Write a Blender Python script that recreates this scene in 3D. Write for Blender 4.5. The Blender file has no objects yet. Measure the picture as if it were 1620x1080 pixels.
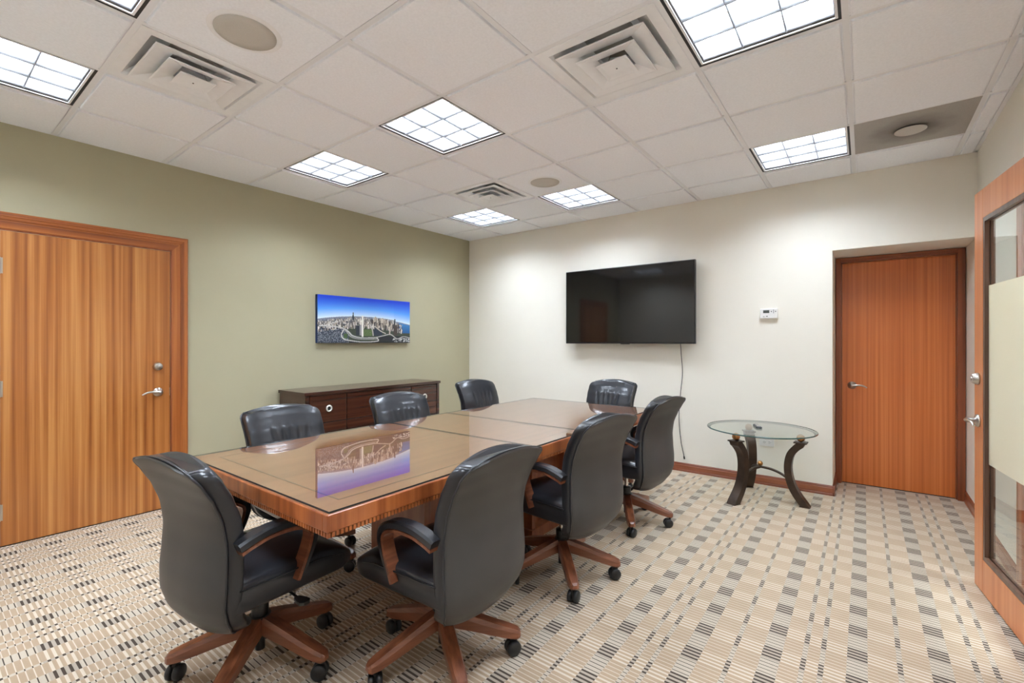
import bpy, bmesh, math, random
from mathutils import Vector, Matrix
random.seed(7)
PI = math.pi
S = bpy.context.scene
C = S.collection

# ------------------------------------------------------------------ camera, world, exposure
FPX = 735.7
cam_d = bpy.data.cameras.new('camera'); cam = bpy.data.objects.new('camera', cam_d); C.objects.link(cam)
cam_d.sensor_width = 36.0; cam_d.lens = FPX / 1620.0 * 36.0; cam_d.clip_start = 0.02
cam.location = (0, 0, 1.30); cam.rotation_euler = (PI / 2, 0, 0.6483)
S.camera = cam
w = bpy.data.worlds.new('world'); S.world = w; w.use_nodes = True
w.node_tree.nodes['Background'].inputs[0].default_value = (1.0, 0.97, 0.92, 1)
w.node_tree.nodes['Background'].inputs[1].default_value = 0.25
S.view_settings.view_transform = 'Standard'; S.view_settings.look = 'None'
S.view_settings.gamma = 1.0; S.view_settings.use_curve_mapping = False
S.view_settings.exposure = 1.0
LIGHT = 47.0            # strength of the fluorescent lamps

# ------------------------------------------------------------------ room measures
T = 0.61; GX0, GY0 = -1.895, 1.241        # ceiling grid origin and pitch
H = 2.686
XL, XR, YB, YR = -4.345, 0.66, 4.76, -0.36
RX0, RH, YD = -0.214, 2.067, 5.28         # recess left edge, header height, door plane
DY0, DY1 = 2.56, 3.50                     # opening of the glass door in the right wall

# ------------------------------------------------------------------ materials
def srgb(r, g, b):
    f = lambda c: (c / 12.92 if c <= 0.04045 else ((c + 0.055) / 1.055) ** 2.4)
    return (f(r / 255), f(g / 255), f(b / 255), 1)
M = {}
class NT:
    def __init__(s, name):
        m = bpy.data.materials.new(name); m.use_nodes = True
        s.m = m; s.t = m.node_tree; s.b = s.t.nodes['Principled BSDF']; s.out = s.t.nodes['Material Output']; M[name] = m
    def n(s, typ, **kw):
        x = s.t.nodes.new(typ)
        for k, v in kw.items(): setattr(x, k, v)
        return x
    def l(s, a, b): s.t.links.new(a, b)
    def val(s, sock, v):
        if hasattr(v, 'is_output') or hasattr(v, 'links'): s.l(v, sock)
        else: sock.default_value = v
    def math(s, op, a, b=None, c=None):
        x = s.n('ShaderNodeMath', operation=op)
        s.val(x.inputs[0], a)
        if b is not None: s.val(x.inputs[1], b)
        if c is not None: s.val(x.inputs[2], c)
        return x.outputs[0]
    def mix(s, f, a, b):
        x = s.n('ShaderNodeMix', data_type='RGBA'); s.val(x.inputs[0], f); s.val(x.inputs[6], a); s.val(x.inputs[7], b)
        return x.outputs[2]
    def coord(s, scale=(1, 1, 1), rot=(0, 0, 0), kind='Object'):
        tc = s.n('ShaderNodeTexCoord'); mp = s.n('ShaderNodeMapping')
        mp.inputs['Scale'].default_value = scale; mp.inputs['Rotation'].default_value = rot
        s.l(tc.outputs[kind], mp.inputs[0]); return mp.outputs[0]
    def noise(s, vec, scale, detail=3, rough=0.5, dist=0.0):
        x = s.n('ShaderNodeTexNoise'); x.inputs['Scale'].default_value = scale; x.inputs['Detail'].default_value = detail
        x.inputs['Roughness'].default_value = rough; x.inputs['Distortion'].default_value = dist
        s.l(vec, x.inputs['Vector']); return x.outputs['Fac']
    def ramp(s, f, stops):
        x = s.n('ShaderNodeValToRGB'); e = x.color_ramp.elements
        while len(e) < len(stops): e.new(0.5)
        for i, (p, c) in enumerate(stops): e[i].position = p; e[i].color = c
        s.l(f, x.inputs[0]); return x.outputs[0]
    def bump(s, h, strength, dist=0.002):
        x = s.n('ShaderNodeBump'); x.inputs['Strength'].default_value = strength; x.inputs['Distance'].default_value = dist
        s.l(h, x.inputs['Height']); s.l(x.outputs[0], s.b.inputs['Normal'])
    def set(s, **kw):
        for k, v in kw.items(): s.val(s.b.inputs[k.replace('_', ' ')], v)

def plain(name, col, rough=0.5, metal=0.0, coat=0.0, spec=0.5, var=0.0, vs=20, bump=0.0, bs=300, bd=0.001):
    t = NT(name); t.set(Roughness=rough, Metallic=metal)
    t.b.inputs['Coat Weight'].default_value = coat; t.b.inputs['Specular IOR Level'].default_value = spec
    c = t.coord()
    d = tuple(max(0, x * (1 - var)) for x in col[:3]) + (1,); u = tuple(min(1, x * (1 + var)) for x in col[:3]) + (1,)
    t.l(t.ramp(t.noise(c, vs, 3), [(0.3, d), (0.7, u)]), t.b.inputs['Base Color'])
    if bump: t.bump(t.noise(c, bs, 4), bump, bd)
    return t.m

def wood(name, dark, mid, light, across='y', along='z', band=22, rough=0.35, coat=0.3, fine=260):
    t = NT(name)
    def sc(a, b):
        v = {'x': a, 'y': a, 'z': a}; v[along] = b
        return (v['x'], v['y'], v['z'])
    v1 = t.coord(sc(band, 0.35)); v2 = t.coord(sc(fine, 3.0)); v3 = t.coord(sc(3, 0.6))
    n1 = t.noise(v1, 1.0, 2, 0.5, 0.15); n2 = t.noise(v2, 1.0, 2, 0.6); n3 = t.noise(v3, 1.0, 2)
    f = t.math('ADD', t.math('MULTIPLY', n1, 0.75), t.math('ADD', t.math('MULTIPLY', n2, 0.13), t.math('MULTIPLY', n3, 0.17)))
    t.l(t.ramp(f, [(0.36, dark), (0.52, mid), (0.68, light)]), t.b.inputs['Base Color'])
    t.set(Roughness=rough); t.b.inputs['Coat Weight'].default_value = coat; t.b.inputs['Coat Roughness'].default_value = 0.04 if coat > 0.8 else 0.15
    t.bump(n2, 0.06, 0.001)
    return t.m

def arch_glass(name, tint=(0.93, 0.97, 0.95, 1), ior=1.5, rough=0.0):
    t = NT(name); t.t.nodes.remove(t.b)
    fr = t.n('ShaderNodeFresnel'); fr.inputs[0].default_value = ior
    ge = t.n('ShaderNodeNewGeometry')
    R2 = t.math('DIVIDE', t.math('MULTIPLY', fr.outputs[0], 2.0), t.math('ADD', fr.outputs[0], 1.0))     # both faces of the sheet
    fac = t.math('MULTIPLY', R2, t.math('SUBTRACT', 1.0, ge.outputs['Backfacing']))
    tr = t.n('ShaderNodeBsdfTransparent'); tr.inputs[0].default_value = tint
    gl = t.n('ShaderNodeBsdfGlossy'); gl.inputs['Roughness'].default_value = rough
    mx = t.n('ShaderNodeMixShader'); t.l(fac, mx.inputs[0]); t.l(tr.outputs[0], mx.inputs[1]); t.l(gl.outputs[0], mx.inputs[2])
    t.l(mx.outputs[0], t.out.inputs[0]); return t.m

plain('cream_wall', srgb(236, 230, 216), 0.75, var=0.015, vs=2, bump=0.08, bs=180)
plain('green_wall', srgb(178, 171, 142), 0.75, var=0.02, vs=2, bump=0.08, bs=180)
plain('ceiling_tile', srgb(243, 245, 249), 0.9, var=0.03, vs=90, bump=0.35, bs=260, bd=0.0015)
plain('grid_white', srgb(235, 236, 238), 0.5)
plain('white_metal', srgb(238, 239, 240), 0.32, var=0.02)
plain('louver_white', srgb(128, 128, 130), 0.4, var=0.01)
plain('dark_gap', srgb(38, 38, 40), 0.6)
plain('grey_grille', srgb(196, 191, 182), 0.7, var=0.05, vs=400)
plain('black_vinyl', srgb(63, 61, 60), 0.42, var=0.08, vs=6, bump=0.1, bs=500)
plain('black_leather', srgb(36, 37, 41), 0.30, var=0.08, vs=6, bump=0.04, bs=300, coat=0.2)
plain('black_plastic', srgb(28, 28, 29), 0.38, var=0.1)
plain('chrome', srgb(205, 203, 200), 0.18, metal=1.0, var=0.02)
plain('satin_nickel', srgb(196, 190, 182), 0.28, metal=1.0, var=0.02)
plain('pull_silver', srgb(226, 222, 214), 0.3, metal=0.5)
plain('bronze_metal', srgb(70, 56, 46), 0.38, metal=0.55, var=0.25, vs=12)
plain('gold_ball', srgb(168, 120, 72), 0.30, metal=0.85, var=0.12, vs=30)
plain('white_plastic', srgb(232, 230, 226), 0.35)
plain('dark_print', srgb(60, 60, 62), 0.5)
plain('lcd_grey', srgb(88, 92, 88), 0.25)
plain('tv_screen', srgb(13, 13, 14), 0.06, spec=0.6)
plain('tv_bezel', srgb(18, 18, 19), 0.3)
plain('cord_black', srgb(34, 32, 30), 0.5)
plain('canvas_edge', srgb(30, 52, 92), 0.6)
plain('corridor_wall', srgb(225, 218, 204), 0.8, var=0.01)
wood('sapele_y', srgb(140, 78, 32), srgb(178, 110, 52), srgb(206, 144, 80), along='z', band=34)
wood('sapele_x', srgb(190, 98, 42), srgb(208, 114, 52), srgb(220, 130, 66), along='z', band=60)
wood('casing_v', srgb(122, 62, 24), srgb(168, 94, 42), srgb(196, 124, 62), along='z', band=30)
wood('casing_y', srgb(122, 62, 24), srgb(168, 94, 42), srgb(196, 124, 62), along='y', band=30)
wood('frame_dark_v', srgb(118, 58, 30), srgb(142, 74, 40), srgb(156, 88, 50), along='z', band=30)
wood('frame_dark_x', srgb(118, 58, 30), srgb(142, 74, 40), srgb(156, 88, 50), along='x', band=30)
wood('leaf_wood', srgb(198, 116, 62), srgb(208, 128, 74), srgb(216, 140, 86), along='z', band=30)
wood('glazing_bead', srgb(66, 42, 30), srgb(84, 56, 42), srgb(98, 68, 52), along='z', band=30)
wood('base_x', srgb(112, 56, 34), srgb(142, 78, 50), srgb(160, 94, 62), along='x', band=26)
wood('base_y', srgb(112, 56, 34), srgb(142, 78, 50), srgb(160, 94, 62), along='y', band=26)
wood('table_top', srgb(146, 84, 48), srgb(166, 102, 62), srgb(182, 118, 76), along='y', band=14, coat=0.9)
wood('table_band', srgb(136, 68, 30), srgb(168, 92, 46), srgb(190, 112, 60), along='z', band=24)
wood('pedestal_wood', srgb(118, 62, 36), srgb(140, 78, 48), srgb(156, 92, 58), along='z', band=20)
wood('inlay', srgb(84, 50, 30), srgb(98, 60, 36), srgb(108, 68, 42), along='y')
wood('chair_wood', srgb(96, 52, 33), srgb(122, 70, 46), srgb(144, 88, 60), along='x', band=40, coat=0.4)
wood('credenza_wood', srgb(44, 22, 15), srgb(60, 31, 21), srgb(76, 42, 28), along='y', band=24, rough=0.25, coat=0.5)
wood('credenza_drawer', srgb(54, 26, 16), srgb(72, 36, 22), srgb(90, 48, 30), along='y', band=24, rough=0.25, coat=0.5)
arch_glass('clear_glass'); arch_glass('table_glass', (0.97, 0.99, 0.98, 1), 1.75)
plain('glass_edge', srgb(62, 92, 86), 0.15, spec=0.7)

t = NT('frosted_film')     # milky band on the glass door
t.set(Roughness=0.45); t.b.inputs['Base Color'].default_value = srgb(236, 228, 208); t.b.inputs['Coat Weight'].default_value = 0.6; t.b.inputs['Coat Roughness'].default_value = 0.02
tl = t.n('ShaderNodeBsdfTranslucent'); tl.inputs[0].default_value = srgb(238, 232, 216)
mx = t.n('ShaderNodeMixShader'); mx.inputs[0].default_value = 0.4
t.l(t.b.outputs[0], mx.inputs[1]); t.l(tl.outputs[0], mx.inputs[2]); t.l(mx.outputs[0], t.out.inputs[0])

t = NT('lamp_panel')       # the lit lens of a fluorescent troffer: flat, pillow shading of nine cells painted into the emission
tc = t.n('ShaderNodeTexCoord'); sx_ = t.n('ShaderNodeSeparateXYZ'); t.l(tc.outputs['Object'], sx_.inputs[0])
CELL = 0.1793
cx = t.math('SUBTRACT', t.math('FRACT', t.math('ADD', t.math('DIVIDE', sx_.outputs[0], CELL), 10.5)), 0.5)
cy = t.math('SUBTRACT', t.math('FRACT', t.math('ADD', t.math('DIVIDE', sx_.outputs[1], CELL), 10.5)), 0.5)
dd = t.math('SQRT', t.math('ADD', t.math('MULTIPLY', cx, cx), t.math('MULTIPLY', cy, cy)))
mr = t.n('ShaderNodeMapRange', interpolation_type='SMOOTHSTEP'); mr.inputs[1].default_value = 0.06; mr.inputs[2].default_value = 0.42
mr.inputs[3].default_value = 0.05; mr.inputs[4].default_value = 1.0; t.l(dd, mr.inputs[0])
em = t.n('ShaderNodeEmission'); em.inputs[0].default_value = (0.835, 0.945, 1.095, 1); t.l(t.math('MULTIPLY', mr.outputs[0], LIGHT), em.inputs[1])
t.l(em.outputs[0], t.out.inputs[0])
t = NT('grey_diffuser')    # perforated grey panel, dusty round its middle
v = t.coord(); ln = t.n('ShaderNodeVectorMath', operation='LENGTH'); t.l(v, ln.inputs[0])
dust = t.ramp(t.math('ADD', ln.outputs['Value'], t.math('MULTIPLY', t.noise(v, 9, 3), 0.12)), [(0.14, srgb(112, 108, 102)), (0.30, srgb(166, 162, 155)), (0.5, srgb(172, 168, 161))])
vo = t.n('ShaderNodeTexVoronoi'); vo.inputs['Scale'].default_value = 220; t.l(v, vo.inputs['Vector'])
t.l(t.mix(t.math('MULTIPLY', t.math('LESS_THAN', vo.outputs['Distance'], 0.3), 0.25), dust, srgb(70, 68, 64)), t.b.inputs['Base Color']); t.set(Roughness=0.6)

def carpet():
    t = NT('carpet'); tc = t.n('ShaderNodeTexCoord'); sp = t.n('ShaderNodeSeparateXYZ'); t.l(tc.outputs['Object'], sp.inputs[0])
    X, Y = sp.outputs[0], sp.outputs[1]
    nz = t.noise(tc.outputs['Object'], 90, 2)
    Xw = t.math('ADD', X, t.math('MULTIPLY', t.math('SUBTRACT', nz, 0.5), 0.006))
    P = 0.5525
    u = t.math('MULTIPLY', t.math('FRACT', t.math('DIVIDE', t.math('ADD', Xw, 0.3075 + 10 * P + 0.035), P)), P)   # wide stripe centred at 0.035
    def band(c, hw): return t.math('LESS_THAN', t.math('ABSOLUTE', t.math('SUBTRACT', u, c + 0.035)), hw)
    dark = band(0.0, 0.034)
    for c, hw in ((0.110, 0.009), (0.170, 0.009), (0.2845, 0.034), (0.4217, 0.009)): dark = t.math('MAXIMUM', dark, band(c, hw))
    v = t.math('FRACT', t.math('DIVIDE', t.math('ADD', Y, 10.0), 0.0222))
    row = t.math('FRACT', t.math('DIVIDE', t.math('ADD', Y, 10.0 + 0.0345), 0.1998))
    bold = t.math('LESS_THAN', row, 0.4444)
    n2 = t.noise(tc.outputs['Object'], 5, 3); n3 = t.noise(tc.outputs['Object'], 420, 2)
    vb = t.math('LESS_THAN', v, 0.45); vt = t.math('LESS_THAN', v, 0.17)
    rib = t.math('ADD', t.math('MULTIPLY', bold, vb), t.math('MULTIPLY', t.math('SUBTRACT', 1.0, bold), vt))
    dcol = t.mix(rib, t.mix(bold, srgb(188, 175, 157), srgb(170, 157, 141)), srgb(78, 67, 58))
    tan = t.mix(n2, srgb(164, 142, 117), srgb(182, 159, 134))
    lcol = t.mix(rib, tan, srgb(204, 189, 169))
    col = t.mix(dark, lcol, dcol)
    g = t.math('ADD', 0.78, t.math('MULTIPLY', n3, 0.44))
    vm = t.n('ShaderNodeVectorMath', operation='SCALE'); t.l(col, vm.inputs[0]); t.l(g, vm.inputs['Scale'])
    t.l(vm.outputs[0], t.b.inputs['Base Color']); t.set(Roughness=0.95); t.b.inputs['Specular IOR Level'].default_value = 0.1
    hgt = t.math('ADD', t.math('MULTIPLY', n3, 0.5), t.math('SINE', t.math('MULTIPLY', v, 2 * PI)))
    t.bump(hgt, 0.35, 0.002)
carpet()

t = NT('city_print'); at = t.n('ShaderNodeAttribute', attribute_name='Col'); t.l(at.outputs['Color'], t.b.inputs['Base Color']); t.set(Roughness=0.45)

# ------------------------------------------------------------------ mesh helpers
class B:
    """collects geometry for one mesh"""
    def __init__(s): s.v = []; s.f = []; s.sm = []
    def add(s, vs, fs, smooth=False):
        o = len(s.v); s.v += [tuple(p) for p in vs]; s.f += [tuple(i + o for i in f) for f in fs]; s.sm += [smooth] * len(fs); return s
    def box(s, x0, x1, y0, y1, z0, z1, bev=0.0):
        if bev <= 0:
            vs = [(x, y, z) for z in (z0, z1) for y in (y0, y1) for x in (x0, x1)]
            return s.add(vs, [(0, 2, 3, 1), (4, 5, 7, 6), (0, 1, 5, 4), (2, 6, 7, 3), (0, 4, 6, 2), (1, 3, 7, 5)])
        bm = bmesh.new(); bmesh.ops.create_cube(bm, size=1.0)
        for p in bm.verts: p.co = ((x0 + x1) / 2 + p.co.x * (x1 - x0), (y0 + y1) / 2 + p.co.y * (y1 - y0), (z0 + z1) / 2 + p.co.z * (z1 - z0))
        bmesh.ops.bevel(bm, geom=bm.edges[:], offset=bev, segments=2, profile=0.5, affect='EDGES')
        bm.verts.index_update(); s.add([p.co[:] for p in bm.verts], [[q.index for q in f.verts] for f in bm.faces]); bm.free(); return s
    def loft(s, rings, cap=True, smooth=True, close=False):
        n = len(rings[0]); vs = [p for r in rings for p in r]; fs = []
        m = len(rings)
        for i in range(m if close else m - 1):
            a, b = i * n, ((i + 1) % m) * n
            for k in range(n): fs.append((a + k, a + (k + 1) % n, b + (k + 1) % n, b + k))
        s.add(vs, fs, smooth)
        if cap and not close:
            s.add(rings[0], [tuple(reversed(range(n)))], False); s.add(rings[-1], [tuple(range(n))], False)
        return s
    def lathe(s, prof, n=24, c=(0, 0, 0), axis='z', cap=True):
        rings = []
        for r, h in prof:
            ring = []
            for k in range(n):
                a = 2 * PI * k / n; p = (r * math.cos(a), r * math.sin(a), h)
                if axis == 'x': p = (p[2], p[0], p[1])
                if axis == 'y': p = (p[1], p[2], p[0])
                ring.append((p[0] + c[0], p[1] + c[1], p[2] + c[2]))
            rings.append(ring)
        return s.loft(rings, cap)
    def tube(s, pts, r, n=10, cap=True, close=False):
        pts = [Vector(p) for p in pts]; rings = []; m = len(pts); up = None
        for i, p in enumerate(pts):
            if close: d = pts[(i + 1) % m] - pts[i - 1]
            else: d = pts[min(i + 1, m - 1)] - pts[max(i - 1, 0)]
            d.normalize()
            if up is None: up = Vector((0, 0, 1)) if abs(d.z) < 0.9 else Vector((1, 0, 0))
            a = d.cross(up).normalized(); up = a.cross(d).normalized()
            rr = r[i] if isinstance(r, (list, tuple)) else r
            rings.append([p + a * (rr * math.cos(2 * PI * k / n)) + up * (rr * math.sin(2 * PI * k / n)) for k in range(n)])
        return s.loft(rings, cap, True, close)
    def prism(s, poly, lo, hi, axis='z', smooth=False):
        """2-D polygon extruded along axis; poly coordinates are the two other axes in xyz order"""
        def p3(a, b, h):
            return {'z': (a, b, h), 'y': (a, h, b), 'x': (h, a, b)}[axis]
        return s.loft([[p3(a, b, lo) for a, b in poly], [p3(a, b, hi) for a, b in poly]], True, smooth)
    def sphere(s, c, r, n=16, m=10):
        return s.lathe([(r * math.sin(PI * i / m) + 1e-5, -r * math.cos(PI * i / m)) for i in range(m + 1)], n, c)
    def mesh(s, name, mat):
        me = bpy.data.meshes.new(name); me.from_pydata(s.v, [], s.f); me.materials.append(M[mat])
        bm = bmesh.new(); bm.from_mesh(me); bmesh.ops.recalc_face_normals(bm, faces=bm.faces[:]); bm.to_mesh(me); bm.free()
        me.polygons.foreach_set('use_smooth', s.sm); me.update(); return me
    def obj(s, name, mat, parent=None, loc=None, rot=None):
        return link(name, s.mesh(name, mat), parent, loc, rot)
def link(name, me, parent=None, loc=None, rot=None):
    o = bpy.data.objects.new(name, me); C.objects.link(o)
    if parent: o.parent = parent
    if loc: o.location = loc
    if rot: o.rotation_euler = rot
    return o
def tag(o, label=None, cat=None, group=None, kind=None):
    if label: o['label'] = label
    if cat: o['category'] = cat
    if group: o['group'] = group
    if kind: o['kind'] = kind
    return o
def thing(name, label, cat, loc=(0, 0, 0), rz=0.0, group=None, kind=None):
    o = link(name, None, None, loc, (0, 0, rz)); return tag(o, label, cat, group, kind)
def struct(o, label, cat): return tag(o, label, cat, None, 'structure')
def smoothpath(pts, n=8):
    P = [Vector(p) for p in pts]; out = []
    for i in range(len(P) - 1):
        a, b, c, d = P[max(i - 1, 0)], P[i], P[i + 1], P[min(i + 2, len(P) - 1)]
        for k in range(n):
            t = k / n
            out.append(0.5 * ((2 * b) + (c - a) * t + (2 * a - 5 * b + 4 * c - d) * t * t + (3 * b - a - 3 * c + d) * t ** 3))
    out.append(P[-1]); return out
def lerp_table(tab, z):
    if z <= tab[0][0]: return tab[0][1]
    for (a, va), (b, vb) in zip(tab, tab[1:]):
        if z <= b:
            t = (z - a) / (b - a); t = t * t * (3 - 2 * t) * 0.4 + t * 0.6
            return va + (vb - va) * t
    return tab[-1][1]

# ------------------------------------------------------------------ shell
struct(B().box(XL - .1, 3.0, YR - .1, YD + .3, -0.05, 0.0).obj('floor', 'carpet'), 'beige patterned carpet with dark dashed stripes', 'floor')
ceil = struct(B().box(XL - .1, 2.9, YR - .1, YD + .3, H + 0.14, H + 0.2).obj('ceiling', 'grid_white'), 'white suspended tile ceiling', 'ceiling')
struct(B().box(XL - .12, XL, YR - .1, YD + .3, 0, H + .14).obj('wall_left', 'green_wall'), 'olive green wall behind the credenza', 'wall')
b = B(); b.box(XL, RX0, YB, YD + .15, 0, H + .14); b.box(RX0, XR, YB, YD + .15, RH, H + .14); b.box(RX0, XR, YD + .05, YD + .15, 0, RH)
struct(b.obj('wall_back', 'cream_wall'), 'cream wall with the television and a recessed door', 'wall')
b = B(); b.box(XR, XR + .13, DY1, YD + .15, 0, H + .14); b.box(XR, XR + .13, DY0, DY1, 2.12, H + .14); b.box(XR, XR + .13, YR, DY0, 0, H + .14)
struct(b.obj('wall_right', 'cream_wall'), 'off-white wall beside the glazed door', 'wall')
struct(B().box(XL, XR + .13, YR - .1, YR, 0, H + .14).obj('wall_rear', 'cream_wall'), 'cream wall behind the camera', 'wall')
b = B(); b.box(2.2, 2.3, YR, YD + .15, 0, H + .14); b.box(XR + .13, 2.2, YR - .1, YR, 0, H + .14); b.box(XR + .13, 2.2, YD + .05, YD + .15, 0, H + .14)
struct(b.obj('wall_corridor', 'corridor_wall'), 'pale corridor wall beyond the glazed door', 'wall')

# baseboards (stepped wooden profile)
def bprof(s=1): return [(0, 0), (0.016, 0), (0.016, 0.012), (0.012, 0.020), (0.012, 0.060), (0.009, 0.066), (0.009, 0.074), (0.004, 0.084), (0, 0.084)]
def base_x(name, x0, x1, y, sgn, label):
    struct(B().prism([(y + sgn * a, h) for a, h in bprof()], x0, x1, 'x').obj(name, 'base_x'), label, 'baseboard')
def base_y(name, y0, y1, x, sgn, label):
    struct(B().prism([(x + sgn * a, h) for a, h in bprof()], y0, y1, 'y').obj(name, 'base_y'), label, 'baseboard')
base_x('baseboard_back', XL, RX0 + .016, YB, -1, 'reddish wood baseboard under the television wall')
base_y('baseboard_recess', YB - .016, YD, RX0, 1, 'short wood baseboard inside the door recess on the left')
base_y('baseboard_right', DY1 + .10, YD, XR, -1, 'wood baseboard along the right wall by the recessed door')
base_y('baseboard_left', 1.41, YB, XL, 1, 'wood baseboard along the green wall behind the credenza')
base_x('baseboard_rear', XL, XR, YR, 1, 'wood baseboard on the wall behind the camera')

# ------------------------------------------------------------------ ceiling: grid, tiles, fixtures
gx = lambda i: GX0 + i * T
gy = lambda j: GY0 + j * T
TW = 0.012
for i in range(-3, 5): B().box(gx(i) - TW, gx(i) + TW, YR, YB, H, H + .03).obj('grid_bar', 'grid_white', ceil)
for j in range(-2, 6): B().box(XL, XR, gy(j) - TW, gy(j) + TW, H - .0006, H + .03).obj('grid_bar', 'grid_white', ceil)
for (x0, x1, y0, y1) in ((XL, XL + .022, YR, YB), (XR - .022, XR, YR, YB), (XL, XR, YB - .022, YB), (XL, XR, YR, YR + .022)):
    B().box(x0, x1, y0, y1, H - .001, H + .02).obj('wall_angle', 'grid_white', ceil)
lights = [(-3, -2), (-1, -2), (2, -2), (-3, 1), (-1, 1), (2, 1), (-3, 4), (-1, 4), (2, 4)]
vents = [(-2, -1), (1, 1), (-2, 3)]
special = set(lights) | set(vents) | {(3, 4)}
tcache = {}
def tile_mesh(wx, wy):
    k = (round(wx, 3), round(wy, 3))
    if k not in tcache:
        b = B(); hx, hy = wx / 2, wy / 2
        r = lambda d, z: [(-hx + d, -hy + d, z), (hx - d, -hy + d, z), (hx - d, hy - d, z), (-hx + d, hy - d, z)]
        b.loft([r(.004, .012), r(.004, .004), r(.011, .003), r(.013, -.0075), r(.016, -.009)], True, False)
        tcache[k] = b.mesh('ceiling_tile', 'ceiling_tile')
    return tcache[k]
xs = [XL] + [gx(i) for i in range(-3, 5)] + [XR]
ys = [YR] + [gy(j) for j in range(-2, 6)] + [YB]
for a in range(len(xs) - 1):
    for c in range(len(ys) - 1):
        i, j = a - 4, c - 3
        if (i, j) in special: continue
        x0, x1, y0, y1 = xs[a], xs[a + 1], ys[c], ys[c + 1]
        x0 += .022 if a == 0 else TW; y0 += .022 if c == 0 else TW
        x1 -= .022 if a == len(xs) - 2 else TW; y1 -= .022 if c == len(ys) - 2 else TW
        link('ceiling_tile', tile_mesh(x1 - x0 + .008, y1 - y0 + .008), ceil, ((x0 + x1) / 2, (y0 + y1) / 2, H))

def sqring(b, h0, z0, h1, z1):
    r = lambda h, z: [(-h, -h, z), (h, -h, z), (h, h, z), (-h, h, z)]
    b.loft([r(h0, z0), r(h1, z1)], False, False)
# --- troffers: dark gap, frame, 3x3 curved louvre cells, lamps above
half = T / 2 - TW
m_gap = B(); sqring(m_gap, half, .0, half, .10); sqring(m_gap, half, 0.0, half - .012, 0.004); m_gap = m_gap.mesh('edge_gap', 'dark_gap')
m_frame = B()
fr = half - .012
for rr in (((fr, .001), (fr - .010, .001), (fr - .012, .012), (fr, .012)),):
    rings = [[(sx * h, sy * h, z) for sx, sy in ((-1, -1), (1, -1), (1, 1), (-1, 1))] for h, z in rr]
    m_frame.loft(rings, False, False, True)
m_frame = m_frame.mesh('frame', 'white_metal')
li = fr - .012; cell = 2 * li / 3; LD = .080
def blade(length, n=1):
    # parabolic wedge, wide at top
    prof = [(-.0015, .004), (.0015, .004), (.004, .022), (.010, .044), (.020, LD), (-.020, LD), (-.010, .044), (-.004, .022)]
    return B().prism(prof, -length / 2, length / 2, 'y', True)
m_blade = blade(2 * li - .002).mesh('louver_blade', 'louver_white')
def wedge():
    prof = [(0, .004), (.003, .022), (.009, .044), (.019, LD), (0, LD)]
    return B().prism(prof, -li, li, 'y', True)
m_side = wedge().mesh('side_reflector', 'louver_white')
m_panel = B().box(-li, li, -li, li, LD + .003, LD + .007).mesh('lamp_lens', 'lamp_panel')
m_house = B(); sqring(m_house, li + .002, LD - .001, li + .002, LD + .05); m_house = m_house.mesh('housing', 'louver_white')
LL = {(-3, -2): 'leftmost ceiling light, cut by the left edge above the door', (-1, -2): 'ceiling light cut by the top edge near the round speaker',
      (2, -2): 'ceiling light right above the camera', (-3, 1): 'square ceiling light nearest the green wall, above the picture',
      (-1, 1): 'square nine-cell ceiling light in the middle of the ceiling', (2, 1): 'large near ceiling light at the top showing bare tubes',
      (-3, 4): 'small far ceiling light closest to the room corner', (-1, 4): 'far ceiling light beside the small round speaker',
      (2, 4): 'ceiling light next to the grey perforated panel'}
for (i, j) in lights:
    t = thing('ceiling_light', LL[(i, j)], 'ceiling light', (gx(i) + T / 2, gy(j) + T / 2, H), 0, 'recessed square ceiling lights')
    link('edge_gap', m_gap, t); link('frame', m_frame, t); link('housing', m_house, t)
    for s in (-1, 1):
        link('louver_blade', m_blade, t, (s * cell / 2, 0, 0)); link('louver_blade', m_blade, t, (0, s * cell / 2, 0), (0, 0, PI / 2))
    for k in range(4):
        a = k * PI / 2; link('side_reflector', m_side, t, (-li * math.cos(a), -li * math.sin(a), 0), (0, 0, a))
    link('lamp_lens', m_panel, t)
# --- square diffusers
def vent(i, j, label):
    t = thing('ceiling_vent', label, 'air vent', (gx(i) + T / 2, gy(j) + T / 2, H), 0, 'square ceiling air vents')
    R = lambda h, z: [(-h, -h, z), (h, -h, z), (h, h, z), (-h, h, z)]
    B().loft([R(half, .004), R(half, -.003), R(.245, -.003), R(.235, .01), R(.16, .075), R(.12, .09)], False, False).obj('face_plate', 'white_metal', t)
    B().lathe([(.17, .0875), (.17, .20)], 28, cap=False).obj('duct_collar', 'white_metal', t)
    B().lathe([(.001, .128), (.17, .128)], 28, cap=False).obj('damper', 'grey_grille', t)
    for h0, z0, h1, z1 in ((.222, -.010, .130, .014), (.150, -.020, .070, .004), (.080, -.030, .012, -.014)):
        m = B(); th = .003
        m.loft([R(h0, z0), R(h0, z0 - th), R(h0 - .006, z0 - th - .001), R(h1, z1 - th), R(h1, z1)], h1 < .02, False, h1 >= .02)
        m.obj('cone_louver', 'white_metal', t)
    for sx in (-1, 1):
        for sy in (-1, 1): B().tube([(sx * .05, sy * .05, .1), (sx * .19, sy * .19, -.004)], .002, 6).obj('wire_clip', 'chrome', t)
    B().lathe([(.004, -.0320), (.004, -.026)], 10).obj('screw', 'dark_print', t)
vent(-2, -1, 'white square air vent at upper left by the big round speaker')
vent(1, 1, 'white square air vent beside the large bright light at top')
vent(-2, 3, 'small far white square air vent near the room corner')
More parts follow.
